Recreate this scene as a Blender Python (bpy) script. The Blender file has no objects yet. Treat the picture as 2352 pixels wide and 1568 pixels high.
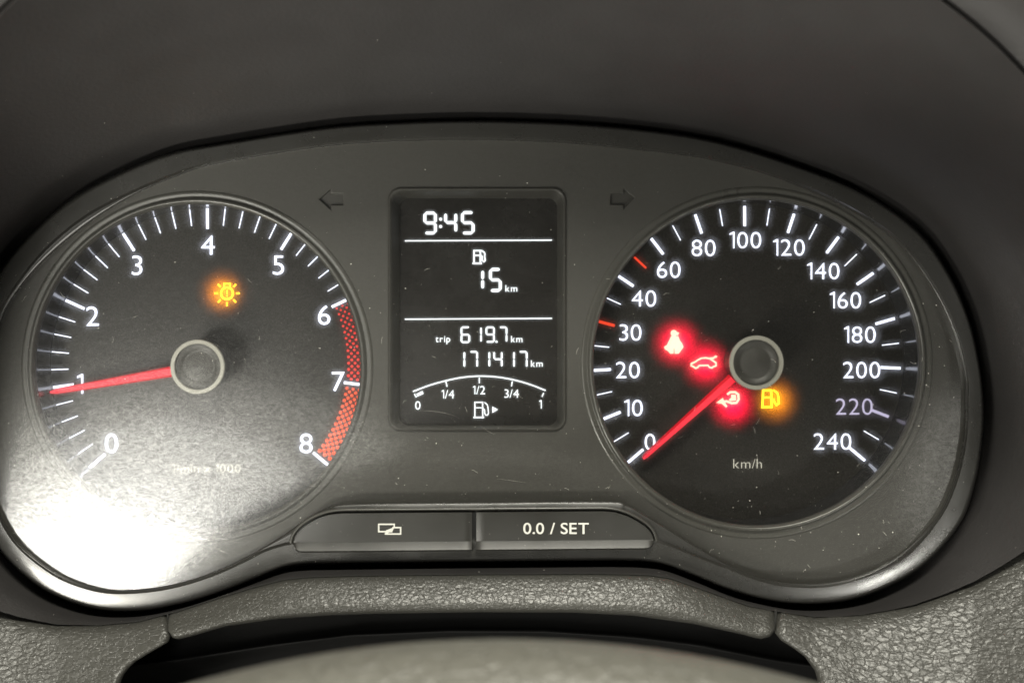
import bpy, bmesh, math, random
from mathutils import Vector, Matrix
random.seed(7)
scn = bpy.context.scene
COL = scn.collection

# ------------------------------------------------------------------ camera
MM = 0.001
CAMD = 360.0            # mm from the lens of the camera to the front of the fascia (y = 0)
S = 0.13                # mm per picture unit at y = 0 (the picture is 2352 units wide)
AX, AY = 1102.0, 750.0  # where the optical axis meets the picture
ROLL = math.radians(0.43)

cam_d = bpy.data.cameras.new('camera')
cam = bpy.data.objects.new('camera', cam_d)
COL.objects.link(cam)
scn.camera = cam
cam_d.sensor_width = 36.0
cam_d.lens = 36.0 * CAMD / (2352 * S)
cam_d.shift_x = (1176 - AX) / 2352
cam_d.shift_y = -(784 - AY) / 2352
cam_d.clip_start = 0.01
cam_d.clip_end = 50.0
cam.location = (0, -CAMD * MM, 0)
cam.rotation_euler = (math.radians(90), ROLL, 0)
cam_d.dof.use_dof = True
cam_d.dof.focus_distance = (CAMD + 6) * MM
cam_d.dof.aperture_fstop = 13.0

# ------------------------------------------------------------------ world, lamps, exposure
w = bpy.data.worlds.new('World')
scn.world = w
w.use_nodes = True
w.node_tree.nodes['Background'].inputs[0].default_value = (0.78, 0.76, 0.64, 1)
w.node_tree.nodes['Background'].inputs[1].default_value = 0.06


def area_lamp(name, loc, target, sx, sy, power, color, shape='RECTANGLE', spread=math.pi):
    d = bpy.data.lights.new(name, 'AREA')
    d.shape = shape
    d.size, d.size_y = sx * MM, sy * MM
    d.energy = power
    d.color = color
    d.spread = spread
    o = bpy.data.objects.new(name, d)
    COL.objects.link(o)
    o.location = Vector(loc) * MM
    dirv = (Vector(target) - Vector(loc)).normalized()
    o.rotation_euler = dirv.to_track_quat('-Z', 'Y').to_euler()
    return o


# bright door opening low on the driver's left, and the soft cabin light from above
area_lamp('door_light', (-331, -700, -199), (-331, 0, -199), 178, 86, 1.85, (1.0, 0.98, 0.91), 'ELLIPSE')
area_lamp('door_inner', (-304, -700, -186), (-304, 0, -186), 235, 130, 0.72, (1.0, 0.98, 0.90), 'ELLIPSE')  # added ellipse nested in the door light to grade its glare in the lens
area_lamp('door_mid', (-280, -700, -165), (-280, 0, -165), 270, 165, 0.72, (1.0, 0.98, 0.90), 'ELLIPSE')
area_lamp('door_glow', (-247, -700, -190), (-247, 0, -190), 430, 285, 0.60, (1.0, 0.97, 0.86), 'ELLIPSE')
area_lamp('bezel_highlight_lamp', (-300, -350, -265), (-100, 0, -70), 200, 60, 3.3, (1.0, 0.97, 0.86))  # added lamp, put in for the highlight on the lower left bezel
area_lamp('right_light', (310, -350, -255), (100, 0, -70), 85, 40, 0.62, (1.0, 0.98, 0.90))
area_lamp('right_glow', (427, -700, -157), (427, 0, -157), 105, 195, 0.075, (1.0, 0.97, 0.88), 'ELLIPSE')
area_lamp('cabin_light', (60, -480, 470), (0, 0, -60), 260, 130, 7.0, (1.0, 0.97, 0.85))

vs = scn.view_settings
vs.view_transform = 'Standard'
vs.look = 'None'
vs.exposure = 0.0
vs.gamma = 1.0
vs.use_curve_mapping = False
scn.render.engine = 'CYCLES'
scn.cycles.use_denoising = True
scn.cycles.use_light_tree = True
scn.cycles.max_bounces = 5
scn.cycles.use_adaptive_sampling = True
scn.cycles.adaptive_threshold = 0.015
scn.cycles.transparent_max_bounces = 16
scn.cycles.sample_clamp_indirect = 4.0
scn.cycles.caustics_reflective = False
scn.cycles.caustics_refractive = False


# ------------------------------------------------------------------ helpers
def P(dx, dy, y=0.0):
    """picture unit + depth in mm -> point in mm in the place"""
    u, v = dx - AX, dy - AY
    c, s = math.cos(ROLL), math.sin(ROLL)
    k = S * (CAMD + y) / CAMD
    return Vector(((u * c - v * s) * k, y, -(u * s + v * c) * k))


def wloc(o):
    v = Vector((0, 0, 0))
    while o is not None:
        v = v + o.location
        o = o.parent
    return v


def link(name, data, parent=None, loc=None):
    o = bpy.data.objects.new(name, data)
    COL.objects.link(o)
    if parent is not None:
        o.parent = parent
    if loc is not None:
        o.location = Vector(loc) * MM - (wloc(parent) if parent else Vector((0, 0, 0)))
    return o


def mk(name, verts, faces, mats, parent=None, smooth=True, mi=None, loc=None, sharp=None):
    """verts in mm in the place; the mesh origin is at loc (mm) or at the parent's origin"""
    if not isinstance(mats, (list, tuple)):
        mats = [mats]
    base = wloc(parent) if parent else Vector((0, 0, 0))
    org = Vector(loc) * MM if loc is not None else base
    me = bpy.data.meshes.new(name)
    me.from_pydata([tuple(Vector(v) * MM - org) for v in verts], [], faces)
    for m in mats:
        me.materials.append(m)
    if mi:
        for p, k in zip(me.polygons, mi):
            p.material_index = k
    bm = bmesh.new()
    bm.from_mesh(me)
    bmesh.ops.recalc_face_normals(bm, faces=bm.faces)
    bm.to_mesh(me)
    bm.free()
    for p in me.polygons:
        p.use_smooth = smooth
    if smooth and sharp:
        me.set_sharp_from_angle(angle=math.radians(sharp))
    o = bpy.data.objects.new(name, me)
    COL.objects.link(o)
    o.parent = parent
    o.location = org - base
    return o


def thing(name, label, cat, loc=(0, 0, 0), group=None):
    o = bpy.data.objects.new(name, None)
    COL.objects.link(o)
    o.location = Vector(loc) * MM
    o['label'] = label
    o['category'] = cat
    if group:
        o['group'] = group
    return o


def cr_closed(pts, sub):
    n = len(pts)
    out = []
    for i in range(n):
        p0, p1, p2, p3 = pts[i - 1], pts[i], pts[(i + 1) % n], pts[(i + 2) % n]
        for k in range(sub):
            t = k / sub
            out.append(tuple(0.5 * (2 * b + (c - a) * t + (2 * a - 5 * b + 4 * c - d) * t * t + (3 * b - a - 3 * c + d) * t ** 3)
                             for a, b, c, d in zip(p0, p1, p2, p3)))
    return out


def cr_open(pts, sub):
    pts = [tuple(2 * a - b for a, b in zip(pts[0], pts[1]))] + list(pts) + [tuple(2 * a - b for a, b in zip(pts[-1], pts[-2]))]
    out = []
    for i in range(1, len(pts) - 2):
        p0, p1, p2, p3 = pts[i - 1], pts[i], pts[i + 1], pts[i + 2]
        for k in range(sub):
            t = k / sub
            out.append(tuple(0.5 * (2 * b + (c - a) * t + (2 * a - 5 * b + 4 * c - d) * t * t + (3 * b - a - 3 * c + d) * t ** 3)
                             for a, b, c, d in zip(p0, p1, p2, p3)))
    out.append(tuple(pts[-2]))
    return out


def lerp_table(tab, x):
    if x <= tab[0][0]:
        return tab[0][1]
    for (a, fa), (b, fb) in zip(tab, tab[1:]):
        if x <= b:
            return fa + (fb - fa) * (x - a) / (b - a)
    return tab[-1][1]


def grid_faces(rows, cols, closed=False):
    f = []
    for r in range(rows - 1):
        for c in range(cols if closed else cols - 1):
            d = (c + 1) % cols
            f.append((r * cols + c, r * cols + d, (r + 1) * cols + d, (r + 1) * cols + c))
    return f


# ------------------------------------------------------------------ materials
def newmat(name):
    m = bpy.data.materials.new(name)
    m.use_nodes = True
    nt = m.node_tree
    b = nt.nodes['Principled BSDF']
    return m, nt, b


def N(nt, t, **kw):
    n = nt.nodes.new(t)
    for k, v in kw.items():
        if k in n.inputs:
            n.inputs[k].default_value = v
        else:
            setattr(n, k, v)
    return n


def coords(nt, scale=(1, 1, 1), rot=(0, 0, 0)):
    g = N(nt, 'ShaderNodeNewGeometry')
    mp = N(nt, 'ShaderNodeMapping')
    mp.inputs['Scale'].default_value = scale
    mp.inputs['Rotation'].default_value = rot
    nt.links.new(g.outputs['Position'], mp.inputs['Vector'])
    return mp.outputs['Vector']


def plastic(name, col, rough=0.5, grain=2500.0, bump=0.15, spec=0.5, dust=0.0):
    m, nt, b = newmat(name)
    b.inputs['Base Color'].default_value = (*col, 1)
    b.inputs['Roughness'].default_value = rough
    b.inputs['Specular IOR Level'].default_value = spec
    v = coords(nt)
    n1 = N(nt, 'ShaderNodeTexNoise', Scale=grain, Detail=3.0, Roughness=0.6)
    nt.links.new(v, n1.inputs['Vector'])
    bp = N(nt, 'ShaderNodeBump', Strength=bump, Distance=0.0002)
    nt.links.new(n1.outputs['Fac'], bp.inputs['Height'])
    nt.links.new(bp.outputs['Normal'], b.inputs['Normal'])
    # wear: slow roughness and tone changes
    n2 = N(nt, 'ShaderNodeTexNoise', Scale=35.0, Detail=6.0, Roughness=0.65)
    nt.links.new(v, n2.inputs['Vector'])
    mr = N(nt, 'ShaderNodeMapRange')
    mr.inputs['From Min'].default_value, mr.inputs['From Max'].default_value = 0.3, 0.7
    mr.inputs['To Min'].default_value, mr.inputs['To Max'].default_value = rough - 0.06, rough + 0.08
    nt.links.new(n2.outputs['Fac'], mr.inputs['Value'])
    nt.links.new(mr.outputs['Result'], b.inputs['Roughness'])
    mx = N(nt, 'ShaderNodeMix', data_type='RGBA')
    mx.inputs[6].default_value = (*[c * 0.85 for c in col], 1)
    mx.inputs[7].default_value = (*[c * 1.15 + dust for c in col], 1)
    nt.links.new(n2.outputs['Fac'], mx.inputs[0])
    nt.links.new(mx.outputs[2], b.inputs['Base Color'])
    return m


def leather(name, col, scale, rough=0.42, strength=0.8, dist=0.0005):
    m, nt, b = newmat(name)
    b.inputs['Base Color'].default_value = (*col, 1)
    b.inputs['Roughness'].default_value = rough
    v = coords(nt, (1, 1, 1.6))
    nz = N(nt, 'ShaderNodeTexNoise', Scale=scale * 0.9, Detail=2.0)
    nt.links.new(v, nz.inputs['Vector'])
    sub = N(nt, 'ShaderNodeVectorMath', operation='SUBTRACT')
    nt.links.new(nz.outputs['Color'], sub.inputs[0])
    sub.inputs[1].default_value = (0.5, 0.5, 0.5)
    mul = N(nt, 'ShaderNodeVectorMath', operation='SCALE')
    nt.links.new(sub.outputs[0], mul.inputs[0])
    mul.inputs['Scale'].default_value = 1.5 / scale
    add = N(nt, 'ShaderNodeVectorMath', operation='ADD')
    nt.links.new(v, add.inputs[0])
    nt.links.new(mul.outputs[0], add.inputs[1])
    vo = N(nt, 'ShaderNodeTexVoronoi', feature='SMOOTH_F1', Scale=scale, Randomness=1.0, Smoothness=0.35)
    nt.links.new(add.outputs[0], vo.inputs['Vector'])
    ve = N(nt, 'ShaderNodeTexVoronoi', feature='DISTANCE_TO_EDGE', Scale=scale * 0.62, Randomness=1.0)
    nt.links.new(add.outputs[0], ve.inputs['Vector'])
    mr = N(nt, 'ShaderNodeMapRange', interpolation_type='SMOOTHSTEP')
    mr.inputs['From Min'].default_value, mr.inputs['From Max'].default_value = 0.0, 0.10
    mr.inputs['To Min'].default_value, mr.inputs['To Max'].default_value = 0.0, 0.45
    nt.links.new(ve.outputs['Distance'], mr.inputs['Value'])
    ma = N(nt, 'ShaderNodeMath', operation='MULTIPLY_ADD')
    nt.links.new(vo.outputs['Distance'], ma.inputs[0])
    ma.inputs[1].default_value = -0.9
    nt.links.new(mr.outputs['Result'], ma.inputs[2])
    n3 = N(nt, 'ShaderNodeTexNoise', Scale=scale * 6, Detail=4.0)
    nt.links.new(v, n3.inputs['Vector'])
    mb = N(nt, 'ShaderNodeMath', operation='MULTIPLY_ADD')
    nt.links.new(n3.outputs['Fac'], mb.inputs[0])
    mb.inputs[1].default_value = 0.2
    nt.links.new(ma.outputs[0], mb.inputs[2])
    bp = N(nt, 'ShaderNodeBump', Strength=strength, Distance=dist)
    nt.links.new(mb.outputs[0], bp.inputs['Height'])
    nt.links.new(bp.outputs['Normal'], b.inputs['Normal'])
    mr = N(nt, 'ShaderNodeMapRange')
    nt.links.new(n3.outputs['Fac'], mr.inputs['Value'])
    mr.inputs['To Min'].default_value, mr.inputs['To Max'].default_value = rough - 0.1, rough + 0.12
    nt.links.new(mr.outputs['Result'], b.inputs['Roughness'])
    return m


def emit(name, col, strength, sampling='FRONT'):
    m, nt, b = newmat(name)
    b.inputs['Base Color'].default_value = (*[min(1, c * 0.25) for c in col], 1)
    b.inputs['Roughness'].default_value = 0.6
    b.inputs['Emission Color'].default_value = (*col, 1)
    b.inputs['Emission Strength'].default_value = strength
    m.cycles.emission_sampling = sampling
    return m


M = {}
M['panel'] = plastic('fascia_plastic', (0.031, 0.0298, 0.0258), 0.55, 2600, 0.25)
M['bezel'] = plastic('bezel_plastic', (0.022, 0.0215, 0.0195), 0.27, 3000, 0.06, 1.0)
M['hood'] = plastic('hood_plastic', (0.0285, 0.0268, 0.0265), 0.50, 900, 0.5)
M['ring'] = plastic('gloss_ring', (0.05, 0.049, 0.044), 0.30, 2500, 0.04)
M['wall'] = plastic('gloss_wall', (0.012, 0.012, 0.013), 0.12, 2500, 0.03)
M['black'] = plastic('deep_black', (0.006, 0.006, 0.006), 0.6, 1500, 0.1)
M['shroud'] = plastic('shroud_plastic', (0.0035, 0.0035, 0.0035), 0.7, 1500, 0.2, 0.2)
M['button'] = plastic('button_plastic', (0.020, 0.0195, 0.017), 0.34, 3500, 0.12, 0.9)
M['cap'] = plastic('hub_cap', (0.020, 0.019, 0.016), 0.50, 2500, 0.06)
M['metal'] = plastic('satin_ring', (0.24, 0.235, 0.205), 0.40, 3500, 0.08)
M['screen'] = plastic('display_glass', (0.012, 0.011, 0.010), 0.25, 2500, 0.03)
M['grain'] = leather('grained_dash', (0.046, 0.045, 0.040), 560, 0.34, 1.0, 0.00018)
M['grain_fine'] = leather('grained_trim', (0.046, 0.045, 0.040), 800, 0.32, 1.0, 0.00014)
M['wheel'] = leather('wheel_leather', (0.125, 0.122, 0.105), 260, 0.45, 0.8, 0.0006)
M['arrow'] = plastic('arrow_film', (0.026, 0.025, 0.022), 0.45, 2500, 0.1)
M['print'] = plastic('white_print', (0.58, 0.575, 0.53), 0.6, 2500, 0.05)
M['white'] = emit('lit_white', (0.81, 0.85, 1.0), 2.05)
M['white_dim'] = emit('lit_white_dim', (0.72, 0.66, 0.92), 0.75)
M['lcd'] = emit('lit_lcd', (0.90, 0.96, 1.0), 1.6)
M['redmark'] = emit('lit_red_mark', (1.0, 0.06, 0.02), 1.1)
M['dot'] = emit('lit_dot', (1.0, 0.10, 0.03), 1.05, 'NONE')
M['dot_red'] = emit('lit_dot_red', (1.0, 0.05, 0.035), 0.85, 'NONE')
M['needle'] = emit('needle_face', (1.0, 0.02, 0.045), 0.95)
M['needle_side'] = emit('needle_side', (1.0, 0.0, 0.02), 0.45, 'NONE')
M['amber'] = emit('lit_amber', (1.0, 0.58, 0.02), 3.0)
M['red'] = emit('lit_red', (1.0, 0.34, 0.24), 3.2)
m, nt, b = newmat('dust_fluff')
b.inputs['Base Color'].default_value = (0.75, 0.73, 0.66, 1)
b.inputs['Roughness'].default_value = 0.9
M['dust'] = m

# dial film: black print on a translucent sheet, lit from behind by the warning lamps
m, nt, b = newmat('dial_film')
b.inputs['Base Color'].default_value = (0.010, 0.0088, 0.0072, 1)
b.inputs['Specular IOR Level'].default_value = 0.3
b.inputs['Roughness'].default_value = 0.45
tr = N(nt, 'ShaderNodeBsdfTranslucent')
tr.inputs['Color'].default_value = (0.10, 0.10, 0.10, 1)
ad = N(nt, 'ShaderNodeAddShader')
v = coords(nt)
n1 = N(nt, 'ShaderNodeTexNoise', Scale=1800.0, Detail=3.0, Roughness=0.7)
nt.links.new(v, n1.inputs['Vector'])
mr = N(nt, 'ShaderNodeMapRange')
mr.inputs['From Min'].default_value, mr.inputs['From Max'].default_value = 0.3, 0.7
mr.inputs['To Min'].default_value, mr.inputs['To Max'].default_value = 0.06, 0.15
nt.links.new(n1.outputs['Fac'], mr.inputs['Value'])
nt.links.new(mr.outputs['Result'], tr.inputs['Color'])
nt.links.new(b.outputs[0], ad.inputs[0])
nt.links.new(tr.outputs[0], ad.inputs[1])
nt.links.new(ad.outputs[0], nt.nodes['Material Output'].inputs['Surface'])
M['film'] = m

# cover lens: clear plastic, scuffed by wiping, slightly hazy
m = bpy.data.materials.new('cover_lens')
m.use_nodes = True
nt = m.node_tree
for n in list(nt.nodes):
    if n.type != 'OUTPUT_MATERIAL':
        nt.nodes.remove(n)
out = [n for n in nt.nodes if n.type == 'OUTPUT_MATERIAL'][0]
tp = N(nt, 'ShaderNodeBsdfTransparent')
tp.inputs['Color'].default_value = (0.76, 0.76, 0.75, 1)
v = coords(nt)
# fine scuffs (speckle) and short curved wiping marks
sp = N(nt, 'ShaderNodeTexNoise', Scale=1300.0, Detail=2.0, Roughness=0.7)
nt.links.new(v, sp.inputs['Vector'])
hsum = sp.outputs['Fac']
for ang, amp, st in ((0.15, 1.0, 3.2), (-0.5, 1.0, 2.6)):
    vv = coords(nt, (460.0, 460.0, 460.0 * st), (0, ang, 0))
    sn = N(nt, 'ShaderNodeTexNoise', Scale=1.0, Detail=2.5, Roughness=0.65, Distortion=1.6)
    nt.links.new(vv, sn.inputs['Vector'])
    ma = N(nt, 'ShaderNodeMath', operation='MULTIPLY_ADD')
    nt.links.new(sn.outputs['Fac'], ma.inputs[0])
    ma.inputs[1].default_value = amp
    nt.links.new(hsum, ma.inputs[2])
    hsum = ma.outputs[0]
scuff = N(nt, 'ShaderNodeMapRange')     # how strongly the scuffed skin throws light back
scuff.inputs['From Min'].default_value, scuff.inputs['From Max'].default_value = 1.25, 1.80
scuff.inputs['To Min'].default_value, scuff.inputs['To Max'].default_value = 0.62, 1.42
nt.links.new(hsum, scuff.inputs['Value'])
lobes = []
for wt, ro in ((0.056, 0.11), (0.016, 0.20), (0.003, 0.40)):
    g = N(nt, 'ShaderNodeBsdfAnisotropic')
    g.inputs['Roughness'].default_value = ro
    mm = N(nt, 'ShaderNodeMath', operation='MULTIPLY')
    nt.links.new(scuff.outputs['Result'], mm.inputs[0])
    mm.inputs[1].default_value = wt
    nt.links.new(mm.outputs[0], g.inputs['Color'])
    lobes.append(g)
rf = N(nt, 'ShaderNodeBsdfRefraction')
rf.inputs['Color'].default_value = (0.20, 0.20, 0.20, 1)
rf.inputs['Roughness'].default_value = 0.85
rf.inputs['IOR'].default_value = 1.09
prev = tp.outputs[0]
for nd in lobes + [rf]:
    a = N(nt, 'ShaderNodeAddShader')
    nt.links.new(prev, a.inputs[0])
    nt.links.new(nd.outputs[0], a.inputs[1])
    prev = a.outputs[0]
nt.links.new(prev, out.inputs['Surface'])
M['lens'] = m


# ------------------------------------------------------------------ flat shapes
class Flat:
    """thin prisms in picture units at one depth, collected into one mesh"""

    def __init__(self, y, th=0.15):
        self.y, self.th = y, th
        self.v, self.f = [], []
        self.k = 0

    def _front(self):
        self.k += 1
        return self.y - self.th - 0.004 * (self.k % 12)

    def poly(self, pts):
        yf, n, b0 = self._front(), len(pts), len(self.v)
        self.v += [P(x, y, yf) for x, y in pts] + [P(x, y, self.y) for x, y in pts]
        self.f.append(tuple(range(b0, b0 + n)))
        for i in range(n):
            j = (i + 1) % n
            self.f.append((b0 + i, b0 + j, b0 + n + j, b0 + n + i))
        return self

    def line(self, pts, wd, closed=False):
        yf, n, b0 = self._front(), len(pts), len(self.v)
        L, R = [], []
        for i in range(n):
            a = Vector(pts[i - 1]) if (i > 0 or closed) else None
            b = Vector(pts[i])
            c = Vector(pts[(i + 1) % n]) if (i < n - 1 or closed) else None
            d1 = (b - a).normalized() if a is not None else (c - b).normalized()
            d2 = (c - b).normalized() if c is not None else d1
            t = (d1 + d2)
            t = t.normalized() if t.length > 1e-6 else d1
            nn = Vector((-t.y, t.x))
            cs = max(0.45, abs(nn.dot(Vector((-d1.y, d1.x)))))
            L.append(b + nn * wd / 2 / cs)
            R.append(b - nn * wd / 2 / cs)
        for yy in (yf, self.y):
            self.v += [P(p.x, p.y, yy) for p in L] + [P(p.x, p.y, yy) for p in R]
        m = n if closed else n - 1
        for i in range(m):
            j = (i + 1) % n
            self.f.append((b0 + i, b0 + j, b0 + n + j, b0 + n + i))
            self.f.append((b0 + i, b0 + j, b0 + 2 * n + j, b0 + 2 * n + i))
            self.f.append((b0 + n + i, b0 + n + j, b0 + 3 * n + j, b0 + 3 * n + i))
        if not closed:
            for i in (0, n - 1):
                self.f.append((b0 + i, b0 + n + i, b0 + 3 * n + i, b0 + 2 * n + i))
        return self

    def disc(self, cx, cy, r, n=20):
        return self.poly([(cx + r * math.cos(2 * math.pi * i / n), cy + r * math.sin(2 * math.pi * i / n)) for i in range(n)])

    def ring(self, cx, cy, r, wd, n=28):
        return self.line([(cx + r * math.cos(2 * math.pi * i / n), cy + r * math.sin(2 * math.pi * i / n)) for i in range(n)], wd, True)

    def build(self, name, mat, parent):
        return mk(name, self.v, self.f, mat, parent, smooth=False)


_gl = {}


def glyph(ch, bold):
    """(triangles as polygons in font units, left, right); font units: cap height about 0.7"""
    key = (ch, bold)
    if key in _gl:
        return _gl[key]
    if ch == '1':
        h = 0.695
        wd = 0.078 + 2 * bold
        v = [(0.20, 0), (0.20 + wd, 0), (0.20 + wd, h), (0.205, h), (0.06, h - 0.085), (0.06, h - 0.085 - wd * 0.8), (0.20, h - 0.075 - wd * 0.55)]
        r = (v, [tuple(range(7))], 0.06, 0.20 + wd)
    else:
        c = bpy.data.curves.new('g', 'FONT')
        c.body = ch
        c.offset = bold
        c.resolution_u = 5
        o = bpy.data.objects.new('g', c)
        me = o.to_mesh()
        v = [(p.co.x, p.co.y) for p in me.vertices]
        f = [tuple(p.vertices) for p in me.polygons]
        o.to_mesh_clear()
        bpy.data.objects.remove(o)
        bpy.data.curves.remove(c)
        r = (v, f, min(p[0] for p in v), max(p[0] for p in v))
    _gl[key] = r
    return r


def text(name, s, cx, cy, h, y, mat, parent, bold=0.012, gap=0.075, sx=1.0, align='c', th=0.15):
    """writing centred on (cx, cy) in picture units, digit height h, at depth y (mm)"""
    k = h / 0.70
    cur, V, F = 0.0, [], []
    for ch in s:
        if ch == ' ':
            cur += 0.26
            continue
        v, f, a, b = glyph(ch, bold)
        g = gap * (0.6 if ch in '/.' else 1.0)
        if ch in '/.' and cur > 0:
            cur -= gap * 0.2
        b0 = len(V)
        V += [(cur + p[0] - a, p[1]) for p in v]
        F += [tuple(b0 + i for i in q) for q in f]
        cur += (b - a) + g
    tot = cur - gap
    x0 = {'c': -tot / 2, 'l': 0.0, 'r': -tot}[align]
    n = len(V)
    ver = [P(cx + (x + x0) * k * sx, cy + h / 2 - yy * k, y - th) for x, yy in V]
    ver += [P(cx + (x + x0) * k * sx, cy + h / 2 - yy * k, y) for x, yy in V]
    fac = list(F)
    cnt = {}
    for q in F:
        for i in range(len(q)):
            e = (q[i], q[(i + 1) % len(q)])
            cnt[e] = cnt.get(e, 0) + 1
    for (a, b) in list(cnt):
        if (b, a) not in cnt:
            fac.append((a, b, n + b, n + a))
    return mk(name, ver, fac, mat, parent, smooth=False)


SEG = {'0': 'abcdef', '1': 'bc', '2': 'abged', '3': 'abgcd', '4': 'fgbc', '5': 'afgcd', '6': 'afgedc', '7': 'abc', '8': 'abcdefg', '9': 'abcdfg'}


def seven(name, ch, x0, y0, x1, y1, wd, y, mat, parent):
    F = Flat(y)
    l, r, t, b = x0 + wd / 2, x1 - wd / 2, y0 + wd / 2, y1 - wd / 2
    m = (t + b) / 2
    g = wd * 0.06
    q = wd / 2

    def hor(yy, xa, xb):
        F.poly([(xa + g, yy), (xa + q + g, yy - q), (xb - q - g, yy - q), (xb - g, yy), (xb - q - g, yy + q), (xa + q + g, yy + q)])

    def ver(xx, ya, yb):
        F.poly([(xx, ya + g), (xx + q, ya + q + g), (xx + q, yb - q - g), (xx, yb - g), (xx - q, yb - q - g), (xx - q, ya + q + g)])
    for s in SEG[ch]:
        if s == 'a':
            hor(t, l, r)
        if s == 'g':
            hor(m, l, r)
        if s == 'd':
            hor(b, l, r)
        if s == 'f':
            ver(l, t, m)
        if s == 'e':
            ver(l, m, b)
        if s == 'b':
            ver(r, t, m)
        if s == 'c':
            ver(r, m, b)
    return F.build(name, mat, parent)


# ------------------------------------------------------------------ outlines (lens edge, bezel edge, hood mouth)
PAIR = [  # lens edge x, y | bezel outer edge x, y | hood mouth x, y, depth
    (1100, 322, 1100, 276, 1100, -330, -92), (1290, 329, 1300, 282, 1330, -325, -92), (1476, 346, 1490, 298, 1560, -290, -92),
    (1626, 367, 1650, 325, 1760, -225, -92), (1776, 407, 1815, 375, 1950, -130, -92), (1926, 470, 1980, 440, 2156, 0, -92),
    (2051, 548, 2105, 525, 2310, 130, -88), (2130, 643, 2180, 625, 2440, 290, -84), (2186, 750, 2226, 730, 2530, 480, -76),
    (2215, 854, 2250, 835, 2580, 700, -66), (2217, 930, 2260, 930, 2590, 860, -54), (2213, 1008, 2256, 1015, 2560, 1010, -40),
    (2191, 1104, 2240, 1110, 2480, 1150, -28), (2145, 1196, 2205, 1205, 2370, 1252, -20), (2053, 1284, 2120, 1300, 2237, 1334, -16),
    (1961, 1327, 2010, 1361, 2100, 1387, -14), (1869, 1341, 1915, 1385, 1980, 1410, -13), (1777, 1334, 1800, 1387, 1870, 1415, -13),
    (1685, 1302, 1685, 1362, 1720, 1390, -13), (1593, 1251, 1600, 1328, 1605, 1349, -13), (1524, 1208, 1530, 1301, 1540, 1326, -13),
    (1478, 1180, 1480, 1292, 1490, 1319, -13), (1440, 1160, 1420, 1290, 1420, 1317, -13), (1390, 1152, 1370, 1290, 1370, 1316, -13),
    (1100, 1154, 1100, 1293, 1100, 1317, -13), (810, 1157, 830, 1296, 830, 1320, -13), (754, 1166, 760, 1297, 760, 1322, -13),
    (705, 1190, 705, 1298, 705, 1324, -13), (640, 1235, 655, 1305, 650, 1330, -13), (560, 1281, 590, 1330, 580, 1348, -13),
    (480, 1317, 510, 1361, 500, 1372, -13), (400, 1341, 420, 1388, 405, 1403, -13), (320, 1353, 320, 1404, 315, 1426, -13),
    (240, 1353, 220, 1399, 225, 1434, -13), (160, 1331, 125, 1367, 130, 1432, -14), (100, 1297, 55, 1321, 40, 1414, -16),
    (40, 1245, -5, 1258, -40, 1385, -20), (0, 1177, -48, 1185, -140, 1310, -28), (-28, 1090, -80, 1090, -220, 1180, -40),
    (-42, 980, -92, 970, -260, 1000, -52), (-30, 850, -80, 830, -280, 800, -62), (0, 738, -40, 690, -270, 600, -72),
    (45, 662, 5, 610, -230, 420, -80), (110, 590, 80, 525, -150, 240, -86), (200, 515, 170, 450, -20, 60, -90),
    (300, 452, 280, 392, 150, -90, -92), (400, 408, 390, 350, 350, -200, -92), (500, 377, 500, 330, 560, -275, -92),
    (750, 337, 750, 292, 800, -315, -92), (930, 325, 930, 280, 960, -328, -92)]
SUB = 8
LOOP = cr_closed([tuple(map(float, p)) for p in PAIR], SUB)
NL = len(LOOP)

# ------------------------------------------------------------------ the hood round the cluster
hood = thing('binnacle_hood', 'smooth dark grey plastic hood arching round the instrument cluster', 'dashboard hood', (0, 0, -90))
rows = []
for kind in range(13):
    row = []
    for (ix, iy, ox, oy, hx, hy, hd) in LOOP:
        if kind == 0:
            row.append(P(ox - (ox - 1100) * 0.02, oy - (oy - 830) * 0.02, 11))
        elif kind == 1:
            row.append(P(ox, oy, 5.5))
        else:
            t = (kind - 2) / 10.0
            ex, ey = ox + (ox - 1100) * 0.002, oy + (oy - 830) * 0.003
            d = 4 + (hd - 4) * (t ** 0.68)
            a, b2 = P(ex, ey, 4), P(hx, hy, hd)
            q = a.lerp(b2, t)
            q.y = d
            # gentle bulge outward close to the bezel so that the mouth of the hood reads as a soft bowl
            row.append(q)
    rows.append(row)
mk('hood_shell', [p for r in rows for p in r], grid_faces(13, NL, True), M['hood'], hood)
# rolled front rim, above and at the sides
idx = [i % NL for i in range(38 * SUB, NL + 12 * SUB + 1)]
rows = []
for off, dd in ((0, 0.0), (4, 2.2), (9, 2.4), (15, 0.2), (40, -1.5), (120, -3.0), (260, 2.0), (500, 30.0)):
    row = []
    for i in idx:
        (ix, iy, ox, oy, hx, hy, hd) = LOOP[i]
        dv = Vector((hx - 1100, hy - 830)).normalized()
        row.append(P(hx + dv.x * off, hy + dv.y * off, hd + dd))
    rows.append(row)
mk('hood_rim', [p for r in rows for p in r], grid_faces(len(rows), len(idx)), M['hood'], hood, sharp=40)

# ------------------------------------------------------------------ the cluster
clu = thing('instrument_cluster', 'black car instrument cluster with two round gauges, lit white figures and a display', 'instrument cluster', (0, 0, -75))

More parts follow.
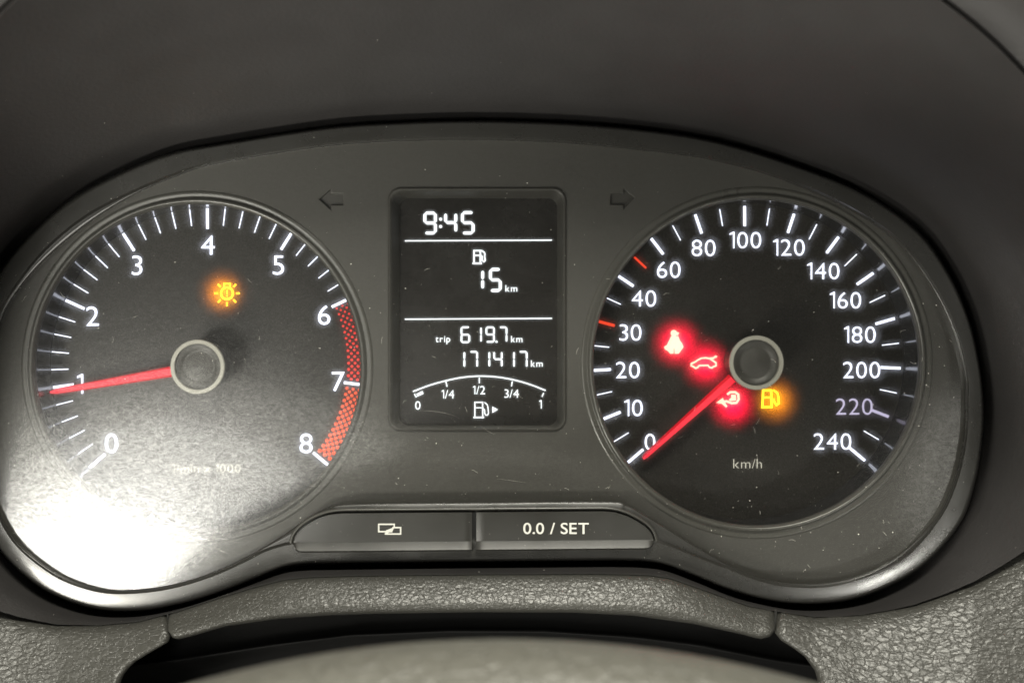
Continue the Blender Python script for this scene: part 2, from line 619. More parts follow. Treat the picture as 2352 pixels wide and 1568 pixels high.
# bezel
prof_flat = [0.0, 0.5, 1.0]
prof_round = [0.04, 0.08, 0.12, 0.18, 0.3, 0.42, 0.52, 0.62, 0.71, 0.79, 0.86, 0.92, 0.96, 0.985, 1.0]
rows = []
nrow = 3 + len(prof_flat) + len(prof_round)
cols = []
for (ix, iy, ox, oy, hx, hy, hd) in LOOP:
    iv, ov = Vector((ix, iy)), Vector((ox, oy))
    wd = (ov - iv).length
    a = min(wd, 58.0)
    fl = wd - a
    dv = (ov - iv) / wd
    c = [P(*iv, 1.0), P(*iv, -4.0), P(*(iv + dv * 2.0), -4.7)]
    for q in prof_flat:
        c.append(P(*(iv + dv * (3.0 + q * max(fl - 3.0, 0.3))), -4.8))
    for q in prof_round:
        d = max(fl, 3.3) + q * (wd - max(fl, 3.3))
        y = -5.0 - 1.6 * min(1.0, q / 0.12) + 0.9 * q * q + (8.5 * ((q - 0.86) / 0.14) ** 2 if q > 0.86 else 0.0)
        c.append(P(*(iv + dv * d), y))
    c.append(P(*(ov - dv * 6), 12))
    cols.append(c)
nr = len(cols[0])
mk('bezel', [cols[i][r] for r in range(nr) for i in range(NL)], grid_faces(nr, NL, True), M['bezel'], clu, sharp=60)


# fascia with openings for the gauges, the display and the arrows
def fill_2d(splines, extrude, bevel, y):
    """filled outline with holes -> (verts mm, faces); splines are lists of (x mm, z mm)"""
    c = bpy.data.curves.new('f', 'CURVE')
    c.dimensions = '2D'
    c.fill_mode = 'BOTH'
    c.extrude = extrude
    c.bevel_depth = bevel
    c.bevel_resolution = 2
    for s in splines:
        sp = c.splines.new('POLY')
        sp.points.add(len(s) - 1)
        for p, (x, z) in zip(sp.points, s):
            p.co = (x, z, 0, 1)
        sp.use_cyclic_u = True
    o = bpy.data.objects.new('f', c)
    me = o.to_mesh()
    V = [Vector((p.co.x, y - p.co.z, p.co.y)) for p in me.vertices]
    F = [tuple(p.vertices) for p in me.polygons]
    o.to_mesh_clear()
    bpy.data.objects.remove(o)
    bpy.data.curves.remove(c)
    return V, F


def xz(pts, y=0.0):
    return [(q.x, q.z) for q in (P(a, b, y) for a, b in pts)]


def rrect(x0, y0, x1, y1, r, n=8):
    pts = []
    for cx, cy, a0 in ((x1 - r, y0 + r, -90), (x1 - r, y1 - r, 0), (x0 + r, y1 - r, 90), (x0 + r, y0 + r, 180)):
        for i in range(n + 1):
            a = math.radians(a0 + 90 * i / n)
            pts.append((cx + r * math.cos(a), cy + r * math.sin(a)))
    return pts


DIAL_Y = 14.9
KD = (CAMD + DIAL_Y) / CAMD
TC = P(479.1, 838.7, DIAL_Y)     # gauge axes
SC = P(1712.7, 829.5, DIAL_Y)
TC.z = SC.z = (TC.z + SC.z) / 2
DR = 362 * S * KD                # radius of the gauge wells (mm)


def circ(c, r, n=120):
    return [(c.x + r * math.cos(2 * math.pi * i / n), c.z + r * math.sin(2 * math.pi * i / n)) for i in range(n)]


ARROW_L = [(730, 457.5), (762, 429), (762, 443), (790, 443), (790, 473), (762, 473), (762, 487)]
ARROW_R = [(1461, 454), (1430, 427), (1430, 442), (1400, 443), (1400, 472), (1430, 472), (1430, 486)]
outl = [(LOOP[i][0] + (LOOP[i][0] - 1100) * 0.01, LOOP[i][1] + (LOOP[i][1] - 830) * 0.01) for i in range(0, NL, 2)]
V, F = fill_2d([xz(outl), circ(TC, DR), circ(SC, DR), xz(rrect(897, 437, 1297, 984, 24)), xz(ARROW_L), xz(ARROW_R)], 0.6, 0.35, 0.95)
mk('fascia', V, F, M['panel'], clu, sharp=35)

# raised lips round the gauge wells


def lathe(name, c, prof, mat, parent, n=128, sharp=None):
    """prof: (radius mm, y mm) pairs turned about the gauge axis"""
    V = []
    for r, y in prof:
        for i in range(n):
            a = 2 * math.pi * i / n
            V.append((c.x + r * math.cos(a), y, c.z + r * math.sin(a)))
    return mk(name, V, grid_faces(len(prof), n, True), mat, parent, sharp=sharp)


def tube_path(pts, r, n=8):
    """closed tube through 3d points (mm)"""
    V = []
    m = len(pts)
    for i in range(m):
        t = (pts[(i + 1) % m] - pts[i - 1]).normalized()
        side = Vector((0, 1, 0)).cross(t).normalized()
        up = t.cross(side)
        for k in range(n):
            a = 2 * math.pi * k / n
            V.append(pts[i] + side * r * math.cos(a) + up * r * math.sin(a))
    return V, grid_faces(m + 1, n, True)[:0] + [
        (i * n + k, i * n + (k + 1) % n, ((i + 1) % m) * n + (k + 1) % n, ((i + 1) % m) * n + k) for i in range(m) for k in range(n)]


def gauge(name, c, label):
    # the dial film itself is the part; everything on it hangs below
    n = 96
    V = [(c.x, DIAL_Y, c.z)] + [(c.x + (DR + 0.3) * math.cos(2 * math.pi * i / n), DIAL_Y, c.z + (DR + 0.3) * math.sin(2 * math.pi * i / n)) for i in range(n)]
    F = [(0, 1 + i, 1 + (i + 1) % n) for i in range(n)]
    d = mk(name, V, F, M['film'], clu, smooth=False, loc=(c.x, DIAL_Y, c.z))
    d['label'] = label
    lathe('well_wall', c, [(DR + 0.05, DIAL_Y + 0.6), (DR + 0.02, 8.0), (DR + 0.02, 0.8)], M['wall'], d)
    R = DR
    lathe('well_lip', c, [(R - 0.1, 1.2), (R - 0.1, -0.6), (R + 0.15, -1.0), (R + 0.7, -1.15), (R + 1.2, -0.85), (R + 1.5, -0.15), (R + 1.8, -0.05),
                          (R + 2.3, -0.25), (R + 2.9, -0.35), (R + 3.4, -0.2), (R + 3.7, 0.15)], M['ring'], d)
    return d


def tick_mesh(name, r0, r1, wd, mat):
    """radial bar at the top of a dial, in mm, origin at the gauge axis on the film"""
    h = 0.22
    v = []
    for y in (-h, 0.02):
        v += [(-wd / 2, y, r0), (wd / 2, y, r0), (wd / 2, y, r1), (-wd / 2, y, r1)]
    f = [(0, 1, 2, 3), (0, 1, 5, 4), (1, 2, 6, 5), (2, 3, 7, 6), (3, 0, 4, 7)]
    me = bpy.data.meshes.new(name)
    me.from_pydata([tuple(Vector(p) * MM) for p in v], [], f)
    me.materials.append(mat)
    return me


def tick(me, dial, deg):
    o = bpy.data.objects.new('tick_mark', me)
    COL.objects.link(o)
    o.parent = dial
    o.rotation_euler = (0, math.radians(deg), 0)
    return o


tach = gauge('tachometer', TC, 'left round gauge reading engine speed, with red dotted zone')
spd = gauge('speedometer', SC, 'right round gauge reading speed from 0 to 240')
u = S * KD   # mm per picture unit on the film
T_MAJ = tick_mesh('major_tick', 313 * u, 360.5 * u, 6.1 * u, M['white'])
T_MAJ_S = tick_mesh('major_tick_short', 317 * u, 360.5 * u, 6.1 * u, M['white'])
T_MIN = tick_mesh('minor_tick', 322 * u, 361 * u, 2.4 * u, M['white'])
S_MAJ = tick_mesh('major_tick_speed', 310 * u, 356 * u, 6.1 * u, M['white'])
S_MIN = tick_mesh('minor_tick_speed', 315 * u, 354 * u, 2.3 * u, M['white'])
S_MAJR = tick_mesh('major_tick_red', 312 * u, 356 * u, 6.5 * u, M['redmark'])
S_MINR = tick_mesh('minor_tick_red', 313 * u, 350 * u, 4.5 * u, M['redmark'])
S_MAJD = tick_mesh('major_tick_dim', 310 * u, 352 * u, 6.5 * u, M['white_dim'])

for k in range(0, 41):
    a = -130.2 + 260.4 * k / 40
    if k % 5 == 0:
        tick(T_MAJ, tach, a)
    elif k < 30:
        tick(T_MIN, tach, a)
for k in range(0, 29):
    a = -130.2 + 260.4 * k / 28
    if k == 6:
        tick(S_MAJR, spd, a)
    elif k == 9:
        tick(S_MINR, spd, a)
    elif k == 26:
        tick(S_MAJD, spd, a)
    else:
        tick(S_MAJ if k % 2 == 0 else S_MIN, spd, a)

for s, x, y in (('0', 256, 1017), ('1', 184, 881), ('2', 212.6, 725.6), ('3', 314.8, 608.8), ('4', 477.5, 562.5), ('5', 639.5, 608), ('6', 744.5, 722.8), ('7', 777, 875), ('8', 703, 1017)):
    text('numeral', s, x, y, 45.5, DIAL_Y, M['white'], tach, bold=-0.003, sx=1.06)
for s, x, y in (('0', 1493, 1014), ('10', 1455, 936), ('20', 1442, 849), ('30', 1448, 763), ('40', 1479, 685), ('60', 1536, 619), ('80', 1616, 569), ('100', 1712, 551),
                ('120', 1812, 568), ('140', 1891, 622), ('160', 1942, 689), ('180', 1975, 768), ('200', 1979, 849), ('220', 1962, 933), ('240', 1912, 1013)):
    text('numeral', s, x, y, 38.5, DIAL_Y, M['white_dim'] if s == '220' else M['white'], spd, bold=-0.007, gap=0.105, sx=1.05)
text('unit_text', '1/min x 1000', 474, 1075, 19.5, DIAL_Y, M['print'], tach, bold=-0.006, gap=0.13, sx=1.10)
text('unit_text', 'km/h', 1717, 1064, 22, DIAL_Y, M['print'], spd, bold=-0.010, gap=0.14, sx=1.06)

# red zone of the tachometer: staggered rows of lit dots
V, F, MI = [], [], []
i = 0
row_a = 0.0
a = 66.5
while a < 129.0:
    for j in range(3):
        r = (322 + 14.5 * j + (7.2 if i % 2 else 0)) * u
        if i % 2 and j == 2 and r > 358 * u:
            continue
        if abs(a - 97.65) < 1.3:
            continue
        f = (a - 65) / 65
        rad = (2.7 + 2.2 * f) * u
        ca, sa = math.cos(math.radians(a)), math.sin(math.radians(a))
        cx, cz = TC.x + r * sa, TC.z + r * ca
        if r + rad > 361 * u:
            continue
        b0 = len(V)
        for yy in (DIAL_Y - 0.2, DIAL_Y - 0.01):
            V += [(cx + rad * math.cos(2 * math.pi * q / 8), yy, cz + rad * math.sin(2 * math.pi * q / 8)) for q in range(8)]
        F.append(tuple(range(b0, b0 + 8)))
        for q in range(8):
            F.append((b0 + q, b0 + (q + 1) % 8, b0 + 8 + (q + 1) % 8, b0 + 8 + q))
        MI += [1 if a < 97.65 else 0] * 9
    a += 1.28
    i += 1
o = mk('red_zone_dots', V, F, [M['dot'], M['dot_red']], tach, smooth=False, mi=MI)
o['kind'] = 'stuff'
o['label'] = 'band of glowing orange red dots from 6 to 8'


# needles and hubs
def needle(parent, c, tip, base_r, wb, wt, yb, yt):
    t = P(*tip, yt)
    ax = Vector((c.x, 0, c.z))
    d = Vector((t.x - ax.x, 0, t.z - ax.z))
    L = d.length
    d.normalize()
    n = Vector((d.z, 0, -d.x))
    V = []
    st = [(base_r, wb, yb), (L * 0.97, wt, yt), (L, wt * 0.55, yt)]
    for r, wd, y in st:
        p = ax + d * r
        p.y = y
        V += [p + n * wd * 0.32 + Vector((0, -0.9, 0)), p - n * wd * 0.32 + Vector((0, -0.9, 0)), p - n * wd * 0.5 + Vector((0, 1.2, 0)), p + n * wd * 0.5 + Vector((0, 1.2, 0))]
    F, mi = [], []
    for s in range(2):
        for k in range(4):
            F.append((s * 4 + k, s * 4 + (k + 1) % 4, s * 4 + 4 + (k + 1) % 4, s * 4 + 4 + k))
            mi.append(0 if k == 0 else 1)
    F += [(0, 1, 2, 3), (8, 9, 10, 11)]
    mi += [1, 1]
    o = mk('needle', V, F, [M['needle'], M['needle_side']], parent, smooth=False, mi=mi)
    o['label'] = 'glowing red pointer needle'
    return o


def hub(parent, c, glow):
    R, r = 62.8 * S, 52.8 * S
    lathe('hub_body', c, [(R - 0.9, DIAL_Y - 2.5), (R - 0.4, 6.0), (R - 0.3, 1.0)], M['black'], parent, 64)
    lathe('hub_ring', c, [(R - 0.3, 1.4), (R, 0.9), (R, 0.25), (R - 0.2, 0.0), (r + 0.15, 0.0), (r, 0.15), (r, 0.5), (r - 0.05, 1.6)], M['metal'], parent, 64, sharp=35)
    lathe('hub_cap', c, [(r + 0.2, 1.2), (r - 0.9, 1.15), (35 * S + 0.5, 1.75), (35 * S, 1.9), (35 * S - 0.5, 1.8), (20 * S, 1.5), (0.02, 1.4)], M['cap'], parent, 64)


needle(tach, TC, (117, 900.5), 9.0, 3.3, 1.8, 7.5, 9.5)
needle(spd, SC, (1477, 1053), 7.5, 3.1, 1.5, 7.5, 9.5)
hub(tach, TC, 0)
hub(spd, SC, 0)


# warning lamps: a lit symbol on the film and the lamp behind it
def back_lamp(name, x, y, col, power, rad, parent, depth=6.0):
    d = bpy.data.lights.new(name, 'SPOT')
    d.energy = power
    d.color = col
    d.shadow_soft_size = 0.003
    d.spot_size = 2 * math.atan(rad / depth)
    d.spot_blend = 1.0
    o = bpy.data.objects.new(name, d)
    COL.objects.link(o)
    o.parent = parent
    o.location = P(x, y, DIAL_Y + depth) * MM - wloc(parent)
    o.rotation_euler = (math.radians(-90), 0, 0)
    return o


def conv(pts, k, ox, oy):
    return [(x * k + ox, y * k + oy) for x, y in pts]


YI = DIAL_Y
# light bulb symbol (amber)
b2 = lambda pts: conv(pts, 0.084, 451.6, 602.1)
F_ = Flat(YI)
cx, cy = b2([(830, 850)])[0]
F_.ring(cx, cy, 13.6, 5.0)
for a in (0, 45, 90, 135, 180, 225, 315):
    ca, sa = math.cos(math.radians(a)), math.sin(math.radians(a))
    F_.line([(cx + 20.5 * ca, cy + 20.5 * sa), (cx + 29.5 * ca, cy + 29.5 * sa)], 4.2)
F_.line(b2([(750, 700), (750, 590), (915, 590), (915, 700)]), 3.8)
F_.line(b2([(832, 760), (832, 880)]), 3.4)
F_.disc(cx, cy + 6.5, 1.7, 10)
o = F_.build('lamp_failure_symbol', M['amber'], tach)
o['label'] = 'glowing amber light bulb warning symbol'
back_lamp('amber_lamp', cx, cy, (1.0, 0.26, 0.0), 0.034, 6.4, tach)

c1 = lambda pts: conv(pts, 0.17997, 1486.5, 724.4)
# belted person symbol (red)
F_ = Flat(YI)
F_.poly(c1([(340 + 42 * math.cos(i * math.pi / 8), 225 + 42 * math.sin(i * math.pi / 8)) for i in range(16)]))
F_.poly(c1([(305, 262), (272, 330), (252, 375), (212, 400), (226, 432), (268, 455), (292, 488), (337, 486), (340, 420), (346, 420), (349, 488), (402, 488), (430, 452), (465, 402), (450, 360), (420, 318), (398, 262)]))
F_.line(c1([(375, 250), (400, 215)]), 5)
o = F_.build('seat_belt_symbol', M['red'], spd)
o['label'] = 'glowing white and red seat belt warning symbol'
x, y = c1([(340, 350)])[0]
back_lamp('red_lamp', x, y, (1.0, 0.0, 0.035), 0.075, 7.2, spd)
# open boot symbol
F_ = Flat(YI)
F_.line(c1([(566, 612), (612, 592), (650, 566), (690, 546), (745, 540), (800, 550), (845, 580), (878, 602), (878, 642), (845, 652), (825, 668), (795, 660), (778, 636), (662, 638), (645, 662), (618, 672), (588, 650), (562, 640)]), 4.4, True)
F_.line(c1([(800, 545), (845, 545), (872, 520), (892, 530)]), 4.6)
o = F_.build('open_boot_symbol', M['red'], spd)
o['label'] = 'glowing white open boot car symbol'
x, y = c1([(700, 610)])[0]
back_lamp('red_lamp', x, y, (1.0, 0.0, 0.035), 0.068, 7.0, spd)
# key shaped symbol with arrow
F_ = Flat(YI)
F_.line(c1([(1020, 1008), (1060, 978), (1120, 976), (1162, 1005), (1168, 1070), (1140, 1112), (1080, 1118), (1010, 1092), (960, 1105)]), 5.6)
F_.poly(c1([(1072, 1008), (1132, 1012), (1136, 1082), (1060, 1092), (1040, 1070), (1070, 1050)]))
F_.poly(c1([(880, 1112), (966, 1048), (985, 1092), (1026, 1158), (1008, 1178), (955, 1128)]))
o = F_.build('key_symbol', M['red'], spd)
o['label'] = 'glowing white key shaped symbol'
x, y = c1([(1040, 1110)])[0]
back_lamp('red_lamp', x, y, (1.0, 0.0, 0.035), 0.075, 7.2, spd)
# fuel pump symbol (amber)
F_ = Flat(YI)
F_.line(c1([(1480, 955), (1582, 955), (1590, 1165), (1470, 1168)]), 5.2, True)
F_.line(c1([(1490, 1045), (1575, 1045)]), 4.6)
F_.line(c1([(1608, 950), (1660, 985), (1676, 1040), (1680, 1120), (1650, 1142), (1622, 1100), (1610, 1060)]), 4.6)
o = F_.build('low_fuel_symbol', M['amber'], spd)
o['label'] = 'glowing amber fuel pump warning symbol'
x, y = c1([(1572, 1072)])[0]
back_lamp('amber_lamp', x, y, (1.0, 0.26, 0.0), 0.034, 6.8, spd)

# ------------------------------------------------------------------ the display
SY = 5.0
scr_o = P(1099, 716, SY)
V, F = fill_2d([xz(rrect(905, 442, 1293, 990, 22), SY)], 0.0, 0.0, SY)
scr = mk('display_screen', V, F, M['screen'], clu, smooth=False, loc=scr_o)
scr['label'] = 'dark upright display with lit white segments'
rows = []
for (x0, y0, x1, y1, r, yy) in ((890, 429, 1302, 991, 30, 0.35), (892, 431, 1300, 989, 29, -0.55), (895, 434, 1297, 986, 28, -0.75), (899, 438, 1294, 984, 27, -0.45), (903, 441, 1291, 982, 26, 0.3),
                               (912, 450, 1285, 979, 23, 3.4), (918, 455.5, 1280, 977, 21, 4.3), (918.5, 456, 1279.5, 976.5, 21, 5.2)):
    rows.append([P(a, b, yy) for a, b in rrect(x0, y0, x1, y1, r, 8)])
nc = len(rows[0])
mk('screen_frame', [p for r in rows for p in r], grid_faces(len(rows), nc, True), M['panel'], scr, sharp=50)

zl = lambda pts: conv(pts, 0.39013, 846.7, 404.5)
zx = lambda x: x * 0.39013 + 846.7
zy = lambda y: y * 0.39013 + 404.5
L_ = M['lcd']


def digit(ch, x0, y0, x1, y1, wd):
    return seven('digit', ch, zx(x0), zy(y0), zx(x1), zy(y1), wd * 0.39013, SY - 0.05, L_, scr)


digit('9', 322, 208, 402, 344, 18)
digit('4', 444, 210, 522, 338, 18)
digit('5', 543, 206, 624, 344, 18)
F_ = Flat(SY - 0.05)
for yy in (254, 297):
    F_.disc(zx(424), zy(yy), 3.7, 10)
F_.build('colon', L_, scr)
digit('1', 600, 546, 680, 672, 17.5)
digit('5', 708, 540, 784, 682, 18)
digit('6', 541, 884, 598, 982, 10.6)
digit('1', 612, 884, 667, 980, 10.6)
digit('9', 688, 884, 743, 980, 10.6)
digit('7', 766, 884, 817, 980, 10.6)
F_ = Flat(SY - 0.05)
F_.disc(zx(753), zy(974), 2.6, 10)
F_.build('decimal_point', L_, scr)
digit('1', 515, 1028, 569, 1128, 10.6)
digit('7', 592, 1028, 644, 1128, 10.6)
digit('1', 662, 1028, 716, 1126, 10.6)
digit('4', 734, 1028, 789, 1126, 10.6)
digit('1', 806, 1028, 861, 1128, 10.6)
digit('7', 882, 1028, 936, 1128, 10.6)
text('unit_text', 'km', zx(840), zy(660), 15.5, SY - 0.05, L_, scr, bold=0.003, gap=0.12)
text('unit_text', 'km', zx(872), zy(958), 15.0, SY - 0.05, L_, scr, bold=0.003, gap=0.12)
text('unit_text', 'km', zx(990), zy(1102), 15.5, SY - 0.05, L_, scr, bold=0.003, gap=0.12)
text('trip_text', 'trip', zx(437), zy(957), 15.0, SY - 0.05, L_, scr, bold=0.003, gap=0.13)
for ya, yb in ((381, 377), (842, 837)):
    Flat(SY - 0.05).line(zl([(213, ya), (1080, yb)]), 2.6).build('divider_line', L_, scr)
# fuel scale
r5 = lambda pts: conv(pts, 0.152, 922, 846.7)
arc = cr_open(r5([(175, 343), (420, 250), (672, 180), (920, 130), (1177, 110), (1430, 122), (1690, 165), (1940, 235), (2178, 327)]), 5)
Flat(SY - 0.05).line(arc, 3.0).build('fuel_scale_arc', L_, scr)
for q in ([(196, 378), (228, 432)], [(672, 195), (690, 270)], [(1177, 135), (1177, 218)], [(1675, 190), (1662, 264)], [(2150, 362), (2124, 422)]):
    Flat(SY - 0.05).line(r5(q), 2.6).build('scale_tick', L_, scr)
Flat(SY - 0.05).poly(r5([(226, 380), (318, 334), (335, 376), (244, 416)])).build('fuel_bar', L_, scr)
for s, x, y in (('0', 248, 550), ('1/4', 702, 382), ('1/2', 1172, 320), ('3/4', 1665, 372), ('1', 2100, 535)):
    xx, yy = r5([(x, y)])[0]
    text('scale_numeral', s, xx, yy, 19.5, SY - 0.05, L_, scr, bold=-0.004, gap=0.09)
F_ = Flat(SY - 0.05)
F_.line(r5([(1110, 720), (1110, 505), (1228, 505), (1228, 720)]), 2.6)
F_.line(r5([(1088, 733), (1250, 733)]), 3.4)
F_.line(r5([(1115, 588), (1215, 588)]), 2.0)
F_.line(r5([(1255, 505), (1300, 545), (1310, 600), (1316, 670), (1300, 700), (1272, 698), (1260, 670), (1256, 620), (1232, 600)]), 2.4)
F_.build('fuel_pump_symbol', L_, scr)
Flat(SY - 0.05).poly(r5([(1372, 568), (1460, 615), (1372, 665)])).build('filler_side_arrow', L_, scr)
r4 = lambda pts: conv(pts, 0.084, 1072.5, 555.1)
F_ = Flat(SY - 0.05)
F_.line(r4([(193, 570), (193, 245), (368, 245), (368, 570)]), 3.6)
F_.line(r4([(150, 592), (410, 592)]), 4.0)
F_.line(r4([(210, 375), (350, 375)]), 3.4)
F_.line(r4([(395, 235), (470, 290), (490, 330), (482, 400), (500, 510), (462, 548), (424, 515), (412, 400), (375, 372)]), 3.2)
F_.build('fuel_pump_symbol', L_, scr)

# unlit turn arrows sunk in the fascia
for pts in (ARROW_L, ARROW_R):
    V, F = fill_2d([xz([(x + (x - sum(p[0] for p in pts) / 7) * 0.06, y + (y - 457.5) * 0.06) for x, y in pts], 1.0)], 0.0, 0.0, 1.15)
    o = mk('turn_arrow', V, F, M['arrow'], clu, smooth=False)
    o['label'] = 'unlit dark turn signal arrow pointing ' + ('left' if pts is ARROW_L else 'right')

# ------------------------------------------------------------------ buttons below the display
BT = [(674, 1240), (676, 1232), (684, 1222), (697, 1209), (718, 1195), (740, 1185), (760, 1180), (785, 1177.5), (1388, 1173), (1412, 1175), (1438, 1183), (1462, 1195), (1482, 1208), (1494, 1220), (1500, 1232), (1501, 1240)]
BB = [(674, 1252), (678, 1262), (686, 1268), (700, 1268.5), (1480, 1261), (1492, 1259), (1498, 1252), (1501, 1245)]


def button(x0, x1, name):
    xs = [x0 + (x1 - x0) * i / 60 for i in range(61)]
    if x0 < 700:
        xs = [674.2, 675, 677, 680, 684, 690] + [x for x in xs if x > 692]
    else:
        xs = [x for x in xs if x < 1484] + [1487, 1491, 1495, 1498, 1500, 1500.8]
    e = 1.3
    rows = [[] for _ in range(9)]
    for i, x in enumerate(xs):
        t, b = lerp_table(BT, x), lerp_table(BB, x)
        edge = min(i, len(xs) - 1 - i)
        fall = [0.4, 0.1, 0.0][edge] if edge < 3 and ((x0 < 700) == (i > 30)) else 0.0
        k = 1243 + (x - 1088) * -0.008
        k = min(max(k, t + 1), b - 1)
        h = min(1.0, (k - t) / 40.0)
        prof = [(t, -4.5), (t, -6.4), (t + e, -7.0), (t + (k - t) * 0.5, -7.2), (k - 1.0, -7.2), (k + 1.0, -7.4), (b - (b - k) * 0.15, -8.9), (b, -8.5), (b, -4.5)]
        for r, (dy, yy) in enumerate(prof):
            rows[r].append(P(x, dy, yy + fall if yy < -5 else yy))
    n = len(xs)
    V = [p for r in rows for p in r]
    F = grid_faces(9, n)
    F.append(tuple(r * n for r in range(9)))
    F.append(tuple(r * n + n - 1 for r in range(9)))
    return mk(name, V, F, M['button'], clu, smooth=True, sharp=40)


bl = button(674.2, 1084, 'button')
br = button(1094, 1500.8, 'button')
bl['label'] = 'left button with two overlapping rectangles'
br['label'] = 'right button marked 0.0 / SET'
# marking on the buttons
z6 = lambda pts: conv(pts, 0.42, 611.5, 1110.1)
F_ = Flat(-7.26, 0.08)
F_.line(z6([(690, 262), (615, 262), (615, 222), (700, 222), (700, 238)]), 3.4)
F_.line(z6([(690, 240), (735, 240), (735, 275), (648, 275)]), 3.4)
F_.poly(z6([(648, 278), (655, 255), (700, 238), (692, 258)]))
F_.build('rectangles_symbol', M['print'], bl)
text('button_text', '0.0 / SET', 1277, 1212.5, 25.5, -7.26, M['print'], br, bold=0.010, gap=0.085, sx=1.12, th=0.08)
# black plate laid on for the shade in the gap, and raised surround
ol = BT + [(1501, 1246), (1498, 1254), (1492, 1260), (1480, 1262.5), (700, 1270), (686, 1269.5), (678, 1263)]
cxm, cym = 1088, 1225
grow = lambda pts, g: [(x + (g if x > 1380 else (-g if x < 790 else 0)), y + (g if y > 1240 else -g)) for x, y in pts]
V, F = fill_2d([xz(grow(ol, 2.5), -5.0)], 0.0, 0.0, -5.05)
mk('button_gap_shade', V, F, M['black'], clu, smooth=False)
path = [(676, 1262)] + BT + [(1500, 1250)]
res = []
for (xa, ya), (xb, yb) in zip(path, path[1:]):
    m_ = max(1, int(math.hypot(xb - xa, yb - ya) / 5))
    res += [(xa + (xb - xa) * q / m_, ya + (yb - ya) * q / m_) for q in range(m_)]
path = res + [path[-1]]
for _ in range(6):
    path = [path[0]] + [tuple((a + 2 * b + c) / 4 for a, b, c in zip(path[i - 1], path[i], path[i + 1])) for i in range(1, len(path) - 1)] + [path[-1]]
off = []
for i in range(len(path)):
    a, b = Vector(path[max(i - 1, 0)]), Vector(path[min(i + 1, len(path) - 1)])
    t = (b - a).normalized()
    off.append((path[i][0] + t.y * 7.0, path[i][1] - t.x * 7.0))
path = off
pts = [P(x, y, -5.2) for x, y in path]
V, n = [], 8
for i in range(len(pts)):
    t = (pts[min(i + 1, len(pts) - 1)] - pts[max(i - 1, 0)]).normalized()
    side = Vector((0, 1, 0)).cross(t).normalized()
    up = t.cross(side)
    for k in range(n):
        a = 2 * math.pi * k / n
        V.append(pts[i] + side * 0.55 * math.cos(a) + up * 0.75 * math.sin(a))
mk('button_surround', V, grid_faces(len(pts), n, True), M['ring'], clu)

# ------------------------------------------------------------------ cover lens over the fascia
LY = -3.6
V, F = fill_2d([xz([(LOOP[i][0], LOOP[i][1]) for i in range(NL)], LY)], 0.0, 0.0, LY)
o = mk('cover_lens', V, F, M['lens'], clu, smooth=False)
o['label'] = 'clear scuffed plastic lens over the gauges'
# opaque back of the cluster
V, F = fill_2d([xz(outl, 30)], 0.0, 0.0, 30)
mk('back_cover', V, F, M['black'], clu, smooth=False)

# ------------------------------------------------------------------ grained dash panels and column trim
top_tab = sorted([(p[4], p[5]) for p in PAIR[14:37]])
top_tab = [(-260, 1240), (-140, 1315)] + [q for q in top_tab if q[0] > -60] + [(2370, 1252), (2480, 1165), (2600, 1030)]


def grained(name, label, side_tab, far, left):
    rows = []
    ts = [0, 0.006, 0.018, 0.035, 0.055] + [0.055 + 0.945 * i / 22 for i in range(1, 23)]
    nx = 70
    for t in ts:
        row = []
        for i in range(nx + 4):
            # depth profile: round over the ridge, then slope towards the driver
            s = min(i, nx) / nx
            # find x on this row by iterating: the side edge depends on the height
            x = far + (lerp_table(side_tab, 1410) - far) * s
            for _ in range(4):
                y0 = lerp_table(top_tab, x) + 1.5
                y1 = 1760.0
                dy = y0 + (y1 - y0) * t
                x = far + (lerp_table(side_tab, dy) - far) * s
            y0 = lerp_table(top_tab, x) + 1.5
            dy = y0 + (1760.0 - y0) * t
            px = dy - y0
            dep = -12.2 - 2.6 * (1 - math.exp(-px / 9.0)) - px * 0.075
            e = abs(lerp_table(side_tab, dy) - x)
            if e < 14:
                dep += 1.9 * (1 - e / 14) ** 2
            if i > nx:
                dep += (i - nx) ** 2 * 4.0
            row.append(P(x, dy, dep))
        rows.append(row)
    t = thing(name, label, 'dash panel', rows[-1][len(rows[0]) // 2], 'grained dash panels beside the column trim')
    mk('panel_skin', [p for r in rows for p in r], grid_faces(len(rows), len(rows[0])), M['grain'], t)
    return t


grained('dash_panel', 'grey grained dash panel at the lower left of the cluster', [(1400, 381), (1413, 383), (1440, 389), (1462, 394), (1475, 386), (1488, 362), (1501, 338), (1520, 308), (1541, 288), (1568, 275), (1760, 262)], -330, True)
grained('dash_panel', 'grey grained dash panel at the lower right of the cluster', [(1390, 1787), (1406, 1785), (1449, 1779), (1462, 1782), (1477, 1806), (1490, 1826), (1505, 1847), (1541, 1873), (1568, 1879), (1760, 1890)], 2640, False)

